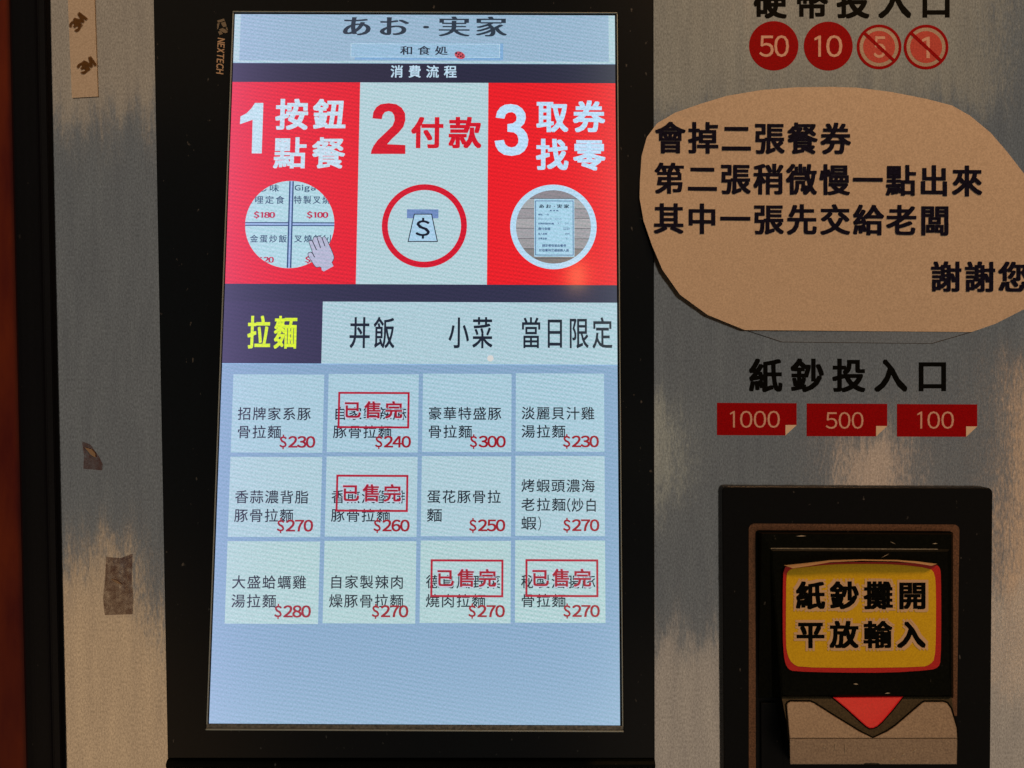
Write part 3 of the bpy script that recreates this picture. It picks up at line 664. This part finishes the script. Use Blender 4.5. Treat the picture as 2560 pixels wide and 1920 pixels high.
for s, b in (('紙鈔攤開', (668, 583, 1415, 746)), ('平放輸入', (672, 811, 1416, 970))):
    (x0, y0), (x1, y1) = R3([b[:2], b[2:]])
    newobj('word_outline', text_mesh('word_outline', s, (x0-7, y0-7, x1+7, y1+7), (.12, .11), mapf=sp, pitch=1.17, rings=2), mat('outline_tan', 'e8c8a0', .5, 0, .3), stk)
    newobj('words', text_mesh('words', s, (x0, y0, x1, y1), (.038, .026), mapf=lambda x, y, z: P(x, y, -.0128-z), pitch=1.17), INK, stk)
cur0 = R3([(600, 498), (740, 488), (860, 476), (1050, 472), (1250, 474), (1370, 480), (1484, 490)])
cur1 = R3([(650, 516), (745, 506), (865, 488), (1050, 480), (1250, 483), (1360, 491), (1450, 501)])
bm = bmesh.new(); rws = []
for k, (yy, t_) in enumerate(((-.0125, 0), (-.0142, .0), (-.0172, .5), (-.0180, 1.0))):
    row = []
    for i, (p0, p1) in enumerate(zip(cur0, cur1)):
        env = math.sin(math.pi*min(max(i/6, .04), .96))**.6; y2 = -.0125+(yy+.0125)*(.35+.65*env)
        row.append(bm.verts.new(P(p0[0]+(p1[0]-p0[0])*t_, p0[1]-(5*env+1.5)+(p1[1]-p0[1])*t_, y2)))
    rws.append(row)
for A_, B_ in zip(rws, rws[1:]):
    for i in range(6): bm.faces.new((A_[i], A_[i+1], B_[i+1], B_[i]))
bm_obj('curled_edge', bm, BACK, stk, smooth=True)

# ------------------------------------------------------------------ oval laminated notice
NP = [(1599, 495), (1600, 450), (1604, 390), (1617, 343), (1643, 308), (1687, 282), (1750, 260), (1817, 239.5), (1904, 225), (1991, 218), (2077, 217), (2142, 219), (2229, 230), (2316, 247), (2381, 264), (2425, 289), (2477, 332), (2520, 382), (2560, 434), (2600, 505), (2622, 590), (2612, 680), (2590, 745), (2560, 773), (2490, 809), (2429, 830), (2200, 828), (1862, 825), (1769, 787), (1700, 736.5), (1656, 674), (1630, 613), (1609, 552)]
def liftp(px, py):   # the lower left of the card stands off the steel, and it rides over the raised bezel
    d = max(0, (py-430)/400)*max(0, min(1, (2050-px)/420)); e = max(0, min(1, (1700-px)/90))
    return -.0009-.0055*min(1, d)-.0012*e
def nsheet(name, poly, off, m, parent, th):
    cx_, cy_ = 2100, 520; rings = []
    for y_off, t_ in ((0, 1),):
        pass
    bm = bmesh.new(); fr = []
    steps = (1, .93, .84, .7, .5, .25)
    for s_ in steps: fr.append([bm.verts.new(P(cx_+(a-cx_)*s_, cy_+(b-cy_)*s_, liftp(cx_+(a-cx_)*s_, cy_+(b-cy_)*s_)-off)) for a, b in poly])
    for A_, B_ in zip(fr, fr[1:]):
        for i in range(len(A_)): j = (i+1) % len(A_); bm.faces.new((A_[i], A_[j], B_[j], B_[i]))
    bm.faces.new(fr[-1])
    bk = [bm.verts.new(v.co+Vector((0, th, 0))) for v in fr[0]]
    for i in range(len(bk)): j = (i+1) % len(bk); bm.faces.new((fr[0][j], fr[0][i], bk[i], bk[j]))
    return bm_obj(name, bm, m, parent, smooth=False)
notice = tag(nsheet('notice', NP, .0002, PAPER, None, .0003), 'white oval laminated notice with bold dark characters, stuck on the steel', 'notice')
FP = [(1862, 825), (1955, 855), (2329, 859), (2429, 830)]
fm = flatp('laminate_edge', FP, -.0006, FILM, notice)
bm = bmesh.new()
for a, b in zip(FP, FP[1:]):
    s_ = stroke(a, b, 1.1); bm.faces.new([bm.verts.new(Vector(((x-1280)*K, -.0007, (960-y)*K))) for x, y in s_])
bm_obj('laminate_rim', bm, mat('rim_dark', '3c3834', .5), notice)  # dark line along the film's edge
def ntext(s, box, slope):
    x0, y0, x1, y1 = box
    f = lambda x, y, z: P(x, y+(x-x0)*slope, liftp(x, y)-.00045-z)
    newobj('words', text_mesh('words', s, box, (.030, .019), mapf=f, pitch=1.075, z=0), NAVY, notice)
ntext('會掉二張餐券', (1638, 304, 2128, 383.5), .005)
ntext('第二張稍微慢一點出來', (1636, 406, 2456, 484), .009)
ntext('其中一張先交給老闆', (1634.5, 507, 2371.5, 584.5), .007)
ntext('謝謝您', (2328, 652.5, 2572, 729), .006)

# ------------------------------------------------------------------ strip of paper tape and old residue, left panel
ts = tag(sheet('tape_strip', [(168, -70), (234, -70), (235.5, 0), (244, 241), (179.6, 244.7), (169.5, 0)], -.0006, TAPE, None, .0004), 'beige strip of paper tape with smudged marks at the top of the left steel panel', 'tape')
def smudge(s, cx_, cy_, ang, wd, ht, mir=1):
    ca, sa = math.cos(ang), math.sin(ang)
    f = lambda x, y, z: P(cx_+(x*ca-y*sa), cy_+(x*sa+y*ca), -.0008-z)
    newobj('smudged_mark', text_mesh('smudged_mark', s, (-wd/2, -ht/2, wd/2, ht/2), (.07, .06), mapf=f), GREYP, ts)
smudge('3M', 195, 56, math.radians(-52), 46, 30); smudge('3M', 216, 164, math.radians(-35), 46, 30)
o = tag(sheet('tape_residue', [(204, 1103), (226, 1112), (246, 1140), (256, 1160), (255, 1176), (208, 1172), (210, 1140)], -.0002, RES, None, .0001), 'small torn scrap of reddish tape residue midway down the left steel panel', 'tape residue')
sheet('peeled_flake', [(212, 1119), (228, 1123), (238, 1134), (238, 1144), (226, 1136)], -.0006, FLAKE, o, .0002)
o = tag(sheet('tape_residue', [(265, 1392), (300, 1396), (331, 1384), (329, 1450), (333, 1500), (331, 1536), (262, 1538), (257, 1500), (262, 1450)], -.0002, RES, None, .0001), 'large brown patch of old tape residue low on the left steel panel', 'tape residue')
sheet('peeled_flake', [(276, 1447), (292, 1451), (306, 1462), (290, 1458)], -.0004, FLAKE, o, .0001)
